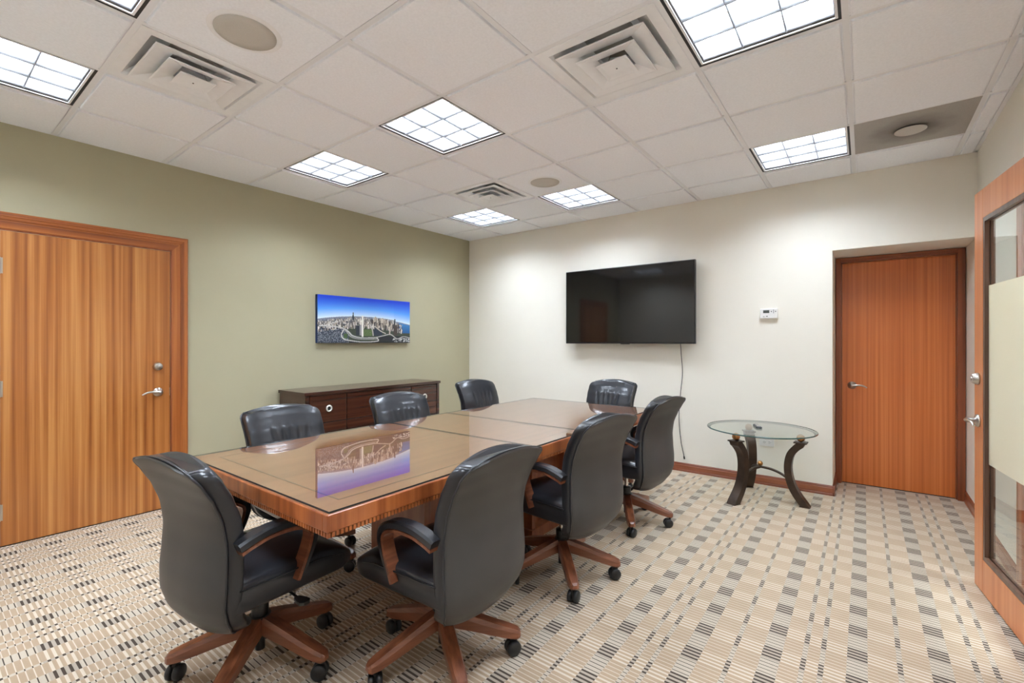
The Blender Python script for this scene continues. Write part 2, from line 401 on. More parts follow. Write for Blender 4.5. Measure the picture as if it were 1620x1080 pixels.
# --- speakers
def speaker(i, j, label):
    t = thing('ceiling_speaker', label, 'speaker', (gx(i) + T / 2, gy(j) + T / 2, H - .009), 0, 'round ceiling speakers')
    B().lathe([(.148, -.0012), (.134, -.006), (.126, -.006), (.124, -.003)], 48, cap=False).obj('bezel', 'white_metal', t)
    B().lathe([(.001, -.0065), (.08, -.0062), (.124, -.0045), (.1242, 0.0)], 48, cap=False).obj('grille', 'grey_grille', t)
speaker(-1, -1, 'big round grey ceiling speaker at the upper left'); speaker(-1, 3, 'small far round ceiling speaker between vent and light')
t = thing('perforated_diffuser', 'dusty grey perforated ceiling panel with a pale centre disc', 'air diffuser', (gx(3) + T / 2, gy(4) + T / 2, H))
B().box(-half, half, -half, half, -.002, .004).obj('panel', 'grey_diffuser', t)
B().lathe([(.001, -.016), (.078, -.015), (.083, -.012), (.083, -.010), (.02, -.006), (.02, -.002)], 40).obj('centre_disc', 'grey_grille', t)

# ------------------------------------------------------------------ doors
def lever(parent, loc, rz, turn=1, mat='satin_nickel', name='lever_handle'):
    """rose + curved lever; local -y points out of the door, lever runs to turn*x"""
    o = B().lathe([(.001, .0), (.033, .0), (.034, -.004), (.030, -.011), (.014, -.014), (.012, -.05), (.001, -.05)], 24, axis='y').obj(name, mat, parent, loc, (0, 0, rz))
    p = smoothpath([(0, -.048, 0), (turn * .02, -.05, .003), (turn * .055, -.05, .006), (turn * .085, -.048, 0), (turn * .108, -.046, -.014)], 6)
    B().tube(p, [.0105 - .005 * k / (len(p) - 1) for k in range(len(p))], 10).obj('lever', mat, o)
    return o
def deadbolt(parent, loc, rz, mat='satin_nickel'):
    o = B().lathe([(.001, 0), (.031, 0), (.031, -.006), (.024, -.026), (.020, -.028), (.001, -.027)], 24, axis='y').obj('deadbolt', mat, parent, loc, (0, 0, rz))
    B().lathe([(.001, -.027), (.011, -.027), (.010, -.030), (.001, -.030)], 14, axis='y').obj('key_plug', mat, o)
# door 1 in the left wall
d = thing('door_1', 'plain striped wooden door in the green wall', 'door', (XL, 0.385, 0), 0, None, 'structure')
LW, LHt = 0.905, 2.005
B().box(-.03, .008, .003, LW - .003, .008, LHt - .003, .002).obj('door_leaf', 'sapele_y', d)
B().box(-.03, .004, -.02, 0, 0, LHt + .02).obj('door_jamb', 'frame_dark_v', d); B().box(-.03, .004, LW, LW + .02, 0, LHt + .02).obj('door_jamb', 'frame_dark_v', d)
B().box(-.03, .004, -.02, LW + .02, LHt, LHt + .02).obj('door_jamb', 'frame_dark_v', d)
B().box(-.03, .0015, 0, LW, 0, .01).obj('threshold_gap', 'dark_gap', d)
cprof = [(0, 0), (.006, 0), (.010, .006), (.012, .030), (.012, .055), (.019, .060), (.020, .074), (.026, .080), (.026, .098), (.020, .106), (0, .106)]
b0 = .008
B().loft([[(a, LW + b0 + c, 0) for a, c in cprof], [(a, LW + b0 + c, LHt + b0 + c) for a, c in cprof]], True, False).obj('door_casing', 'casing_v', d)
B().loft([[(a, -b0 - c, 0) for a, c in cprof], [(a, -b0 - c, LHt + b0 + c) for a, c in cprof]], True, False).obj('door_casing', 'casing_v', d)
B().loft([[(a, -b0 - c, LHt + b0 + c) for a, c in cprof], [(a, LW + b0 + c, LHt + b0 + c) for a, c in cprof]], True, False).obj('door_casing', 'casing_y', d)
for z in (.22, 1.0, 1.78):
    B().box(.004, .0105, -.004, .014, z - .05, z + .05).lathe([(.007, -.052), (.007, .052)], 12, (.012, -.002, z)).obj('hinge', 'satin_nickel', d)
lever(d, (.008, LW - .082, .912), PI / 2, -1); deadbolt(d, (.008, LW - .082, 1.108), PI / 2)
B().box(.0075, .0092, LW - .007, LW - .003, .88, .94).obj('strike_edge', 'satin_nickel', d)
# door 2 in the recess
d = thing('door_2', 'reddish wooden door in the cream wall recess', 'door', (RX0, YD, 0), 0, None, 'structure')
W2 = XR - RX0
B().box(.052, W2 - .060, -.008, .03, .008, RH - .052, .002).obj('door_leaf', 'sapele_x', d)
for x0, x1 in ((.004, .044), (W2 - .052, W2 - .004)): B().box(x0, x1, -.055, .04, 0, RH - .004, .003).obj('door_frame', 'frame_dark_v', d)
B().box(.044, W2 - .052, -.055, .04, RH - .044, RH - .004, .003).obj('door_frame', 'frame_dark_x', d)
for x0, x1 in ((.044, .052), (W2 - .060, W2 - .052)): B().box(x0, x1, -.020, .04, 0, RH - .044).obj('door_stop', 'frame_dark_v', d)
B().box(.044, W2 - .052, -.020, .04, RH - .052, RH - .044).obj('door_stop', 'frame_dark_x', d)
B().box(.052, W2 - .06, 0.0, .04, 0, .01).obj('threshold_gap', 'dark_gap', d)
lever(d, (.125, -.008, .90), 0, 1)
# door 3: glazed leaf ajar in the right wall
d = thing('door_3', 'wood framed glass door with a frosted band, standing ajar', 'door', (XR, DY0, 0), 0, None, 'structure')
OW = DY1 - DY0
for y0, y1 in ((0, .02), (OW - .02, OW)): B().box(0, .13, y0, y1, 0, 2.12).obj('door_jamb', 'leaf_wood', d)
B().box(0, .13, 0, OW, 2.10, 2.12).obj('door_jamb', 'leaf_wood', d)
for y0, y1 in ((-.09, .008), (OW - .008, OW + .10)): B().box(-.014, 0, y0, y1, 0, 2.19, .003).obj('door_casing', 'casing_v', d)
B().box(-.014, 0, .008, OW - .008, 2.112, 2.19, .003).obj('door_casing', 'casing_y', d)
leaf = link('door_leaf', None, d, (-.062, .018, 0), (0, 0, math.radians(6.6)))      # hinged at the near side
LL_, LT, ZB, ZT = .915, .044, .008, 2.085
stile, rail, brail = .118, .150, .17
g0, g1, gz0, gz1 = stile, LL_ - stile, ZB + brail, ZT - rail
b = B().box(-LT / 2, LT / 2, 0, g0, ZB, ZT, .002); b.box(-LT / 2, LT / 2, g1, LL_, ZB, ZT, .002)
b.box(-LT / 2, LT / 2, g0, g1, gz1, ZT, .002); b.box(-LT / 2, LT / 2, g0, g1, ZB, gz0, .002)
leaf.data = None
lf = b.obj('leaf_frame', 'leaf_wood', d, leaf.location[:], leaf.rotation_euler[:]); bpy.data.objects.remove(leaf)
leaf = lf; leaf.name = 'door_leaf'
bw = .022
b = B()
for x0, x1 in ((-LT / 2 + .002, -.004), (.004, LT / 2 - .002)):
    b.box(x0, x1, g0, g0 + bw, gz0, gz1); b.box(x0, x1, g1 - bw, g1, gz0, gz1)
    b.box(x0, x1, g0 + bw, g1 - bw, gz0, gz0 + bw); b.box(x0, x1, g0 + bw, g1 - bw, gz1 - bw, gz1)
b.obj('glazing_bead', 'glazing_bead', leaf)
B().box(-.003, .003, g0 + .002, g1 - .002, gz0 + .002, gz1 - .002).obj('glass_pane', 'clear_glass', leaf)
B().box(-.0042, -.0032, g0 + bw, g1 - bw, .675, 1.585).obj('frosted_band', 'frosted_film', leaf)
lever(leaf, (-LT / 2, LL_ - .060, .885), -PI / 2, -1 * -1); deadbolt(leaf, (-LT / 2, LL_ - .060, 1.105), -PI / 2)
lever(leaf, (LT / 2, LL_ - .060, .885), PI / 2, -1)
for z in (.25, 1.05, 1.85): B().lathe([(.007, -.05), (.007, .05)], 12, (-LT / 2 - .004, -.004, z)).obj('hinge', 'satin_nickel', leaf)

# ------------------------------------------------------------------ conference table
TX0, TX1, TY0, TY1, TZ = -2.545, -1.345, .815, 3.70, .752
t = thing('conference_table', 'long wooden conference table with a glass covered top', 'table', ((TX0 + TX1) / 2, (TY0 + TY1) / 2, 0))
hx, hy = (TX1 - TX0) / 2, (TY1 - TY0) / 2
B().box(-hx + .004, hx - .004, -hy + .004, hy - .004, TZ - .03, TZ).obj('table_top', 'table_top', t)
for s in (-1, 1):
    B().box(min(s * hx, s * (hx - .03)), max(s * hx, s * (hx - .03)), -hy, hy, TZ - .058, TZ - .0005, .004).obj('edge_band', 'table_band', t)
    B().box(-hx + .03, hx - .03, min(s * hy, s * (hy - .03)), max(s * hy, s * (hy - .03)), TZ - .058, TZ - .0005, .004).obj('edge_band', 'table_band', t)
    # edge bands wrap the corner
b = B(); ii = .105
for x0, x1, y0, y1 in ((-hx + ii, hx - ii, -hy + ii, -hy + ii + .007), (-hx + ii, hx - ii, hy - ii - .007, hy - ii), (-hx + ii, -hx + ii + .007, -hy + ii, hy - ii), (hx - ii - .007, hx - ii, -hy + ii, hy - ii)):
    b.box(x0, x1, y0, y1, TZ - .001, TZ + .0006)
b.obj('inlay_line', 'inlay', t)
# dentil strip: backing rail plus many small reeds
b = B()
for s in (-1, 1):
    b.box(min(s * (hx - .006), s * (hx - .03)), max(s * (hx - .006), s * (hx - .03)), -hy + .006, hy - .006, TZ - .074, TZ - .056)
    b.box(-hx + .03, hx - .03, min(s * (hy - .006), s * (hy - .03)), max(s * (hy - .006), s * (hy - .03)), TZ - .074, TZ - .056)
b.obj('apron_rail', 'inlay', t)
b = B(); st = .0155
n = int((2 * hy - .012) / st)
for k in range(n + 1):
    y = -hy + .006 + k * (2 * hy - .012) / n
    for s in (-1, 1): b.box(s * (hx - .006) - .005, s * (hx - .006) + .005, y - .0045, y + .0045, TZ - .073, TZ - .058)
n = int((2 * hx - .012) / st)
for k in range(n + 1):
    x = -hx + .006 + k * (2 * hx - .012) / n
    for s in (-1, 1): b.box(x - .0045, x + .0045, s * (hy - .006) - .005, s * (hy - .006) + .005, TZ - .073, TZ - .058)
tag(b.obj('dentil_moulding', 'table_band', t), kind='stuff')
gi = .010; seams = [-hy + gi, 1.99 - (TY0 + TY1) / 2, 2.52 - (TY0 + TY1) / 2, hy - gi]
for y0, y1 in zip(seams, seams[1:]):
    g = B().box(-hx + gi, hx - gi, y0 + .0010, y1 - .0010, TZ + .0012, TZ + .0075).obj('glass_sheet', 'table_glass', t)
    e = B()
    for s in (-1, 1):
        e.box(s * (hx - gi) - .0006, s * (hx - gi) + .0006, y0 + .0012, y1 - .0012, TZ + .0010, TZ + .0070)
    if abs(y0 + hy - gi) < 1e-6: e.box(-hx + gi, hx - gi, y0 + .0006, y0 + .0018, TZ + .0010, TZ + .0070)
    if abs(y1 - hy + gi) < 1e-6: e.box(-hx + gi, hx - gi, y1 - .0018, y1 - .0006, TZ + .0010, TZ + .0070)
    for yy in (y0 + .0006, y1 - .0006):
        if abs(abs(yy) - hy + gi) > .01: e.box(-hx + gi, hx - gi, yy - .0006, yy + .0006, TZ + .0010, TZ + .0078)
    e.obj('sheet_edge', 'dark_gap', g)
for s in (-1, 1):
    p = B().box(-.215, .215, -.02, .02, .0, TZ - .03, .003).obj('pedestal_panel', 'pedestal_wood', t, (0, s * (hy - .775), 0))
    B().box(-.215, .215, -.02, .02, .0, TZ - .03, .003).obj('pedestal_panel', 'pedestal_wood', t, (0, s * (hy - 1.18), 0))
    B().box(-.16, .16, -.185, .185, .0, TZ - .03).obj('pedestal_core', 'pedestal_wood', t, (0, s * (hy - .9775), 0))
    B().box(-.225, .225, -.235, .235, .0, .07, .004).obj('pedestal_plinth', 'pedestal_wood', t, (0, s * (hy - .9775), 0))
B().box(-.02, .02, -.27, .27, .18, TZ - .10).obj('stretcher_panel', 'pedestal_wood', t)
B().box(-hx + .12, hx - .12, -hy + .12, hy - .12, TZ - .075, TZ - .03).obj('sub_frame', 'pedestal_wood', t)

# ------------------------------------------------------------------ executive chairs
BZ0, BZ1 = .275, .872
prof_b = [(.275, .215), (.30, .250), (.35, .288), (.40, .302), (.46, .302), (.54, .292), (.62, .284), (.70, .290), (.76, .308), (.82, .336), (.872, .366)]
prof_w = [(.275, .165), (.29, .186), (.32, .208), (.38, .226), (.46, .232), (.56, .229), (.64, .226), (.72, .227), (.80, .230), (.872, .231)]
prof_e = [(.275, .035), (.35, .055), (.46, .058), (.56, .050), (.64, .042), (.76, .030), (.872, .020)]     # rear bulge over the seam
def back_w(zz):
    w = lerp_table(prof_w, zz); r = .034; k = (zz - (BZ1 - r)) / r
    return w - r * (1 - math.sqrt(max(0.0, 1 - min(1, k) ** 2))) if k > 0 else w
def back_layer(rear):
    NZ, NU = 44, 76; rings = []
    for iz in range(-1, NZ + 2):
        q = (1 - math.cos(PI * min(1, max(0, iz / NZ)))) / 2; zz = BZ0 + (BZ1 - BZ0) * q
        bb, ww, bu = lerp_table(prof_b, zz), back_w(zz), lerp_table(prof_e, zz)
        end = iz < 0 or iz > NZ
        def pt(u, y):
            z = zz + (.024 * (1 - u * u)) * max(0, (q - .6) / .4) ** 1.5 - (.016 * (1 - u * u)) * max(0, (.3 - q) / .3)
            return (u * ww, y, z)
        us = [math.sin(PI / 2 * max(-1, min(1, (-1 + 2 * k / NU) * 1.0))) for k in range(NU + 1)]
        seam = bb - bu
        ring = []
        if rear:
            for u in us: ring.append(pt(u, -(seam + .004 + (bu - .004) * (1 - abs(u) ** 2.6) ** .7)))
            for u in reversed(us): ring.append(pt(u, -(seam - .006)))
        else:
            for u in us: ring.append(pt(u, -(seam)))
            gus = .060 + .012 * q      # leather side gusset
            for u in reversed(us):
                e = (1 - abs(u) ** 8) ** .5
                y = -(seam - gus + .012 - (.012 + .030 * (1 - abs(u) ** 3) * (1 - .55 * q)) * e)
                pl = 0
                for c0, fan in ((-.42, -.25), (-.2, -.12), (0, 0), (.2, .12), (.42, .25)):
                    pl += math.exp(-((u - (c0 + fan * (zz - .70) * 3)) / .045) ** 2)
                y -= .012 * pl * math.exp(-((zz - .71) / .050) ** 2)
                ring.append(pt(u, y))
        if end:
            cy = sum(p[1] for p in ring) / len(ring)
            ring = [(p[0] * (.93 if iz > 0 else .96), cy + (p[1] - cy) * (.84 if iz > 0 else .75), p[2] + (.007 if iz > 0 else -.006)) for p in ring]
        rings.append(ring)
    return B().loft(rings, True, True)
m_shell = back_layer(True).mesh('back_shell', 'black_vinyl')
m_cush = back_layer(False).mesh('back_cushion', 'black_leather')
def outline():
    pts = []
    N = 30
    def P(u, zz):
        bb, ww = lerp_table(prof_b, zz) - lerp_table(prof_e, zz), back_w(zz); q = (zz - BZ0) / (BZ1 - BZ0)
        z = zz + (.024 * (1 - u * u)) * max(0, (q - .6) / .4) ** 1.5 - (.016 * (1 - u * u)) * max(0, (.3 - q) / .3)
        return (u * ww * 1.003, -(bb + .002), z + (.004 if q > .99 else 0))
    zs = [BZ0 + (BZ1 - BZ0) * (1 - math.cos(PI * k / N)) / 2 for k in range(N + 1)]
    for k in range(N): pts.append(P(-1, zs[k]))
    for k in range(1, 12): pts.append(P(-1 + 2 * k / 12, BZ1))
    for k in range(N): pts.append(P(1, zs[N - k]))
    for k in range(12): pts.append(P(1 - 2 * k / 12, BZ0))
    return pts
m_pipe = B().tube(outline(), .0042, 6, close=True).mesh('piping', 'black_leather')
def seat_mesh():
    # rounded cushion, waterfall front; rings along y
    rings = []; N = 28
    for iy in range(25):
        q = iy / 24; y = -.235 + .515 * q
        hw = .245 - .02 * (1 - q) * (1 - q) - (.03 * max(0, (q - .86) / .14) ** 2)
        top = .462 + .012 * math.sin(PI * q) - .055 * max(0, (q - .72) / .28) ** 2
        bot = .345 + .03 * max(0, (q - .8) / .2) ** 2
        if iy in (0, 24): hw *= .96; top -= .018; bot += .014
        ring = []; mid = (top + bot) / 2; hh = (top - bot) / 2
        for k in range(N):
            a = 2 * PI * k / N; ca, sa = math.cos(a), math.sin(a); e = .32
            x = hw * math.copysign(abs(ca) ** e, ca); z = mid + hh * math.copysign(abs(sa) ** e, sa)
            if sa > 0.3: z += .010 * (1 - (x / hw) ** 2) - .006 * math.exp(-((x / hw - .0) / .5) ** 2) * math.exp(-((q - .35) / .25) ** 2)
            ring.append((x, y, z))
        rings.append(ring)
    return B().loft(rings, True, True).mesh('seat', 'black_leather')
m_seat = seat_mesh()
m_seam = B().tube([(sx * .247 * f, y, .442 - dz) for sx, f, y, dz in [(-1, .94, -.20, 0), (-1, 1.0, 0, -.004), (-1, 1.0, .12, 0), (-1, .97, .22, .025), (-.8, .97, .272, .045), (.8, .97, .272, .045), (1, .97, .22, .025), (1, 1.0, .12, 0), (1, 1.0, 0, -.004), (1, .94, -.20, 0)]], .003, 6).mesh('seat_seam', 'black_plastic')
def arm_path():
    return smoothpath([(-.212, .590), (-.17, .604), (-.10, .618), (-.01, .614), (.045, .592), (.062, .560), (.050, .508), (.026, .452), (.004, .404)], 5)
AP = arm_path(); NP = next(i for i, p in enumerate(AP) if p[0] > .050)
def arm_meshes(s):
    def sect(i, w, t0, t1):
        p = AP[i]; a = AP[max(i - 1, 0)]; c = AP[min(i + 1, len(AP) - 1)]
        d = Vector((c[0] - a[0], c[1] - a[1])).normalized(); n = Vector((-d.y, d.x))
        out = []
        for (x, k) in ((-w, t0), (-w * .75, t1), (w * .75, t1), (w, t0 * .5 + t1 * .5), (w, t0)) if False else ((-w, t0), (-w, t0 + (t1 - t0) * .7), (-w * .72, t1), (w * .72, t1), (w, t0 + (t1 - t0) * .7), (w, t0)):
            out.append((s * .241 + x, p[0] + n.x * k, p[1] + n.y * k))
        return out
    last = len(AP) - 1
    fr = B().loft([sect(i, .024 + .004 * max(0, (i - NP) / (last - NP)), -.016, .0 if i <= NP else .002) for i in range(len(AP))], True, False)
    pad = B().loft([sect(i, .027 - (.004 * max(0, (i - NP) / (last - NP))), .0005, .028 - (.018 * max(0, (i - NP) / (last - NP)))) for i in range(len(AP) - 1)], True, False)
    return fr.mesh('arm_frame', 'chair_wood'), pad.mesh('arm_pad', 'black_leather')
m_arms = {s: arm_meshes(s) for s in (-1, 1)}
def leg_mesh():
    rings = []
    for x, z, hw, hh in ((.020, .168, .026, .034), (.06, .160, .028, .032), (.13, .142, .029, .028), (.21, .118, .029, .024), (.28, .098, .027, .020), (.312, .090, .022, .016), (.322, .087, .012, .010)):
        rings.append([(x, -hw, z - hh), (x, hw, z - hh), (x, hw, z + hh * .35), (x, hw * .72, z + hh), (x, -hw * .72, z + hh), (x, -hw, z + hh * .35)])
    return B().loft(rings, True, False).mesh('base_leg', 'chair_wood')
m_leg = leg_mesh()
def caster_mesh():
    b = B()
    for s in (-1, 1): b.lathe([(.006, s * .004), (.025, s * .004), (.030, s * .008), (.030, s * .021), (.025, s * .026), (.004, s * .027)], 20, (.0, 0, .030), 'y')
    b.box(-.010, .018, -.007, .007, .030, .062, .002); b.lathe([(.0075, .055), (.0075, .090)], 10, (.012, 0, 0))
    return b.mesh('caster', 'black_plastic')
m_caster = caster_mesh()
m_col = B().lathe([(.030, .195), (.032, .20), (.032, .245), (.030, .250), (.016, .250)], 24).mesh('column_cover', 'black_plastic')
m_rod = B().lathe([(.013, .235), (.013, .42)], 16).mesh('gas_rod', 'chrome')
m_hub = B().lathe([(.018, .060), (.018, .11), (.036, .13), (.040, .20)], 24).mesh('hub', 'black_plastic')
b = B().box(-.09, .09, -.13, .10, .315, .350, .006); b.box(-.045, .045, -.07, .07, .295, .318, .006); b.lathe([(.02, -.05), (.024, -.04), (.024, .03), (.018, .04)], 16, (0, .14, .325), 'y')
m_mech = b.mesh('tilt_mechanism', 'black_plastic')
b = B().tube(smoothpath([(.08, .02, .325), (.16, .03, .318), (.20, .035, .305)], 4), .005, 8); b.loft([[(.19 + dx, .035 + dy, .303 + dz) for dy, dz in ((-r, -.006), (r, -.006), (r, .005), (-r, .005))] for dx, r in ((0, .010), (.03, .020), (.055, .022), (.068, .012))], True, False)
m_lever = b.mesh('height_lever', 'black_plastic')
m_spine = B().box(-.035, .035, -.235, -.08, .318, .340, .005).mesh('back_bracket', 'black_plastic')
def chair(x, y, rz, base, label, lift=0.0, caster_turn=0.4):
    t = thing('office_chair', label, 'office chair', (x, y, 0), math.radians(rz), 'black leather office chairs round the table')
    up = (0, 0, lift)
    link('seat', m_seat, t, up); s = t.children[0]
    link('seat_seam', m_seam, s)
    link('back_shell', m_shell, t, up)
    cu = link('back_cushion', m_cush, t, up); link('piping', m_pipe, cu)
    for k in (-1, 1):
        a = link('armrest', m_arms[k][0], t, up); link('arm_pad', m_arms[k][1], a)
    link('tilt_mechanism', m_mech, t, up); link('height_lever', m_lever, t, up); link('back_bracket', m_spine, t, up)
    link('gas_rod', m_rod, t, (0, 0, lift * .5)); link('column_cover', m_col, t); link('hub', m_hub, t)
    for k in range(5):
        l = link('base_leg', m_leg, t, None, (0, 0, math.radians(base + 72 * k - rz)))
        link('caster', m_caster, l, (.290, 0, 0), (0, 0, caster_turn + 1.3 * k))
    return t
chair(-1.95, .885, 5, 20, 'nearest black office chair at the near end of the table, seen from behind')
chair(-1.39, 1.36, 90, 40, 'black office chair in the foreground on the table\'s right side, back turned to us')
chair(-1.355, 2.25, 82, 25, 'middle black office chair of the three on the table\'s right side', .024)
chair(-1.38, 3.20, 85, 12, 'farthest black office chair on the table\'s right side, by the hanging cord', .024)
chair(-2.60, 1.45, -90, 20, 'black office chair beside the left door casing, across the glass table')
chair(-2.60, 2.32, -98, 55, 'black office chair in front of the dark credenza, below the picture')
chair(-2.83, 3.48, -97, 30, 'black office chair at the far left by the room corner', .015)
chair(-1.92, 3.81, 178, 10, 'black office chair at the far end of the table, under the television', .035)

# ------------------------------------------------------------------ credenza
t = thing('credenza', 'dark espresso wood credenza with ring pulls against the green wall', 'credenza', (XL + .012, 2.14, 0))
CW, CD, CH = 1.60, .455, .852
B().box(0, CD + .012, -.012, CW + .012, CH - .028, CH, .003).obj('top', 'credenza_wood', t)
for y0, y1 in ((0, .035), (CW - .035, CW)): B().box(.005, CD, y0, y1, 0, CH - .028, .002).obj('side_panel', 'credenza_wood', t)
B().box(.005, CD - .02, .035, CW - .035, .06, CH - .028).obj('carcass', 'credenza_wood', t)
B().box(.03, CD - .03, .035, CW - .035, 0, .06).obj('plinth', 'credenza_wood', t)
cols = [(.042, .405), (.415, CW - .415), (CW - .405, CW - .042)]; rz0 = .07; rh = (CH - .034 - rz0) / 3
def pull(o, y, z):
    B().tube([(CD + .006, y + .024 * math.cos(a), z + .024 * math.sin(a)) for a in [2 * PI * k / 24 for k in range(24)]], .0072, 8, close=True).obj('ring_pull', 'pull_silver', o)
    B().lathe([(.001, CD + .002), (.018, CD + .002), (.018, CD - .004)], 20, (0, y, z), 'x').obj('pull_cup', 'dark_gap', o)
for ci, (y0, y1) in enumerate(cols):
    for k in range(3):
        z0 = rz0 + k * rh + .003; z1 = rz0 + (k + 1) * rh - .003
        o = B().box(CD - .025, CD - .002, y0, y1, z0, z1, .003).obj('drawer', 'credenza_drawer', t)
        pull(o, (y0 + y1) / 2, (z0 + z1) / 2)

# ------------------------------------------------------------------ picture on canvas
PY0, PY1, PZ0, PZ1 = 2.50, 3.67, 1.285, 1.768
t = thing('picture', 'wide canvas photo of a lakeside city skyline under blue sky', 'picture', (XL + .004, PY0, PZ0))
PW, PH = PY1 - PY0, PZ1 - PZ0
B().box(0, .038, 0, PW, 0, PH).obj('canvas_block', 'canvas_edge', t)
def city_print():
    NX, NY = 420, 172; rnd = random.Random(3)
    mixc = lambda a, b, f: tuple(a[k] + (b[k] - a[k]) * max(0, min(1, f)) for k in range(3))
    img = [[None] * (NX + 1) for _ in range(NY + 1)]
    hz = lambda u: .585 - .42 * (u - .45) ** 2 + (-.02 if u > .8 else 0)
    for j in range(NY + 1):
        v = j / NY
        for i in range(NX + 1):
            u = i / NX; h = hz(u); n = rnd.random()
            if v > h:
                f = (v - h) / (1.0 - h)
                c = mixc((226, 238, 250), (90, 160, 245), f / .42) if f < .42 else mixc((90, 160, 245), (24, 70, 214), (f - .42) / .5)
            else:
                g = (h - v) / h
                c = mixc((150, 165, 195), (120, 118, 120), g / .18)
                c = mixc(c, (60, 60, 58), .5 * n)
                if g > .30: c = mixc((74, 80, 70), (52, 64, 44), n)
                sea = .40 - .10 * math.sin(u * 6)
                if u < .30 - .25 * max(0, v - .2) and v < .33: c = mixc((38, 52, 72), (24, 32, 44), n); c = (190, 196, 204) if rnd.random() < .16 and v < .30 else c
                if .30 <= u < .64 and v < .04: c = (34, 40, 46)
                if u > .60 and v < .16: c = mixc((38, 42, 46), (26, 30, 34), n)
                if .56 < u < .66 and .16 < v < .36: c = mixc((48, 58, 74), (40, 46, 58), n)
                if u > .86 and .23 < v < h - .02 and u > .86 + .1 * (.45 - v): c = mixc((36, 92, 150), (70, 140, 200), (v - .23) / .25)
            img[j][i] = c
    def rect(u0, u1, v0, v1, c, jit=18):
        for j in range(max(0, int(v0 * NY)), min(NY, int(v1 * NY)) + 1):
            for i in range(max(0, int(u0 * NX)), min(NX, int(u1 * NX)) + 1):
                d = rnd.uniform(-jit, jit); img[j][i] = tuple(max(0, min(255, x + d)) for x in c)
    for k in range(900):      # city blocks, far ones first
        u = rnd.uniform(.0, .90); q = rnd.random(); h = hz(u)
        v0 = h - .05 - .22 * q; wdt = .003 + .006 * q; ht = .02 + .06 * q * rnd.random() + (.05 * rnd.random() if .30 < u < .85 else 0)
        c = rnd.choice([(214, 206, 196), (186, 178, 168), (150, 142, 134), (110, 102, 96), (84, 84, 92), (232, 226, 216), (176, 160, 140), (60, 58, 62)])
        rect(u, u + wdt, v0, v0 + ht, c)
    for k in range(70):
        u = rnd.uniform(.56, .86); v0 = .42 - (u - .56) * .5 + rnd.uniform(-.06, .1)
        rect(u, u + .010, v0, v0 + rnd.uniform(.05, .13), rnd.choice([(206, 194, 178), (120, 108, 98), (66, 60, 60), (180, 166, 150)]))
    for k in range(50):
        rect_u = rnd.uniform(.78, 1.0); v0 = rnd.uniform(.02, .11); rect(rect_u, rect_u + rnd.uniform(.006, .02), v0, v0 + .012, rnd.choice([(220, 220, 216), (150, 150, 150)]))
    rect(.45, .545, .16, .30, (92, 112, 66), 26)
    def curve(pts, w, c):
        for p in smoothpath([(a, bb, 0) for a, bb in pts], 60):
            rect(p[0] - w / 2, p[0] + w / 2, p[1] - w, p[1] + w, c, 14)
    curve([(.02, .36), (.16, .35), (.25, .31), (.30, .24), (.34, .16), (.44, .115), (.58, .12)], .008, (196, 194, 190))
    curve([(.25, .30), (.28, .24), (.33, .13), (.44, .085), (.60, .09)], .006, (160, 158, 154))
    curve([(.25, .29), (.225, .18), (.25, .09), (.30, .06), (.44, .025), (.61, .045), (.60, .12)], .006, (206, 204, 198))
    rect(.25, .285, .11, .20, (70, 96, 52), 20)
    curve([(.58, .12), (.68, .17), (.76, .20), (.84, .10), (.92, .15), (1.0, .12)], .006, (186, 182, 176))
    curve([(.06, .36), (.12, .41), (.18, .45)], .005, (200, 196, 190)); curve([(.56, .17), (.55, .30), (.53, .40)], .008, (188, 182, 176))
    curve([(.58, .38), (.64, .28), (.70, .22)], .006, (196, 186, 172))
    rect(.375, .412, .17, .385, (46, 52, 62), 10); rect(.412, .436, .17, .40, (150, 150, 150), 10)
    rect(.434, .452, .14, .60, (240, 236, 226), 6)
    rect(.338, .352, .50, .60, (50, 56, 70), 8); rect(.342, .348, .60, .665, (44, 50, 64), 4)
    rect(.540, .558, .44, .54, (70, 62, 60), 10); rect(.806, .818, .44, .56, (44, 50, 62), 6); rect(.80, .84, .18, .42, (70, 60, 54), 16)
    rect(.745, .757, .20, .38, (196, 184, 170), 10)
    vs, fs, cols = [], [], []
    for j in range(NY + 1):
        for i in range(NX + 1):
            vs.append((.0384, PW * i / NX, PH * j / NY)); cols.append(srgb(*img[j][i]))
    for j in range(NY):
        for i in range(NX):
            a = j * (NX + 1) + i; fs.append((a, a + 1, a + NX + 2, a + NX + 1))
    me = bpy.data.meshes.new('printed_photo'); me.from_pydata(vs, [], fs); me.materials.append(M['city_print'])
    at = me.attributes.new('Col', 'FLOAT_COLOR', 'POINT'); at.data.foreach_set('color', [x for c in cols for x in c]); me.update()
    return me
link('printed_photo', city_print(), t)

# ------------------------------------------------------------------ television
t = thing('television', 'large black flat television on the cream wall', 'television', (-2.745, YB, 1.277))
VW, VH = 1.442, .820
F = -.105
o = B().box(0, VW, F, F + .035, 0, VH, .003).obj('housing', 'tv_bezel', t)
B().box(.010, VW - .010, F - .0012, F + .002, .016, VH - .010).obj('screen', 'tv_screen', t)
B().box(VW / 2 - .05, VW / 2 + .05, F - .002, F + .01, -.006, .004, .002).obj('logo_bar', 'tv_bezel', t)
B().box(VW / 2 - .20, VW / 2 + .20, F + .035, 0, .28, .58).obj('wall_mount', 'tv_bezel', t)
B().box(.25, VW - .25, F + .03, F + .055, .08, VH - .2, .006).obj('rear_bulge', 'tv_bezel', t)
pp = smoothpath([(VW - .158, -.055, .05), (VW - .157, -.03, -.10), (VW - .150, -.014, -.30), (VW - .172, -.010, -.52), (VW - .185, -.010, -.75), (VW - .165, -.010, -.98), (VW - .135, -.012, -1.125)], 10)
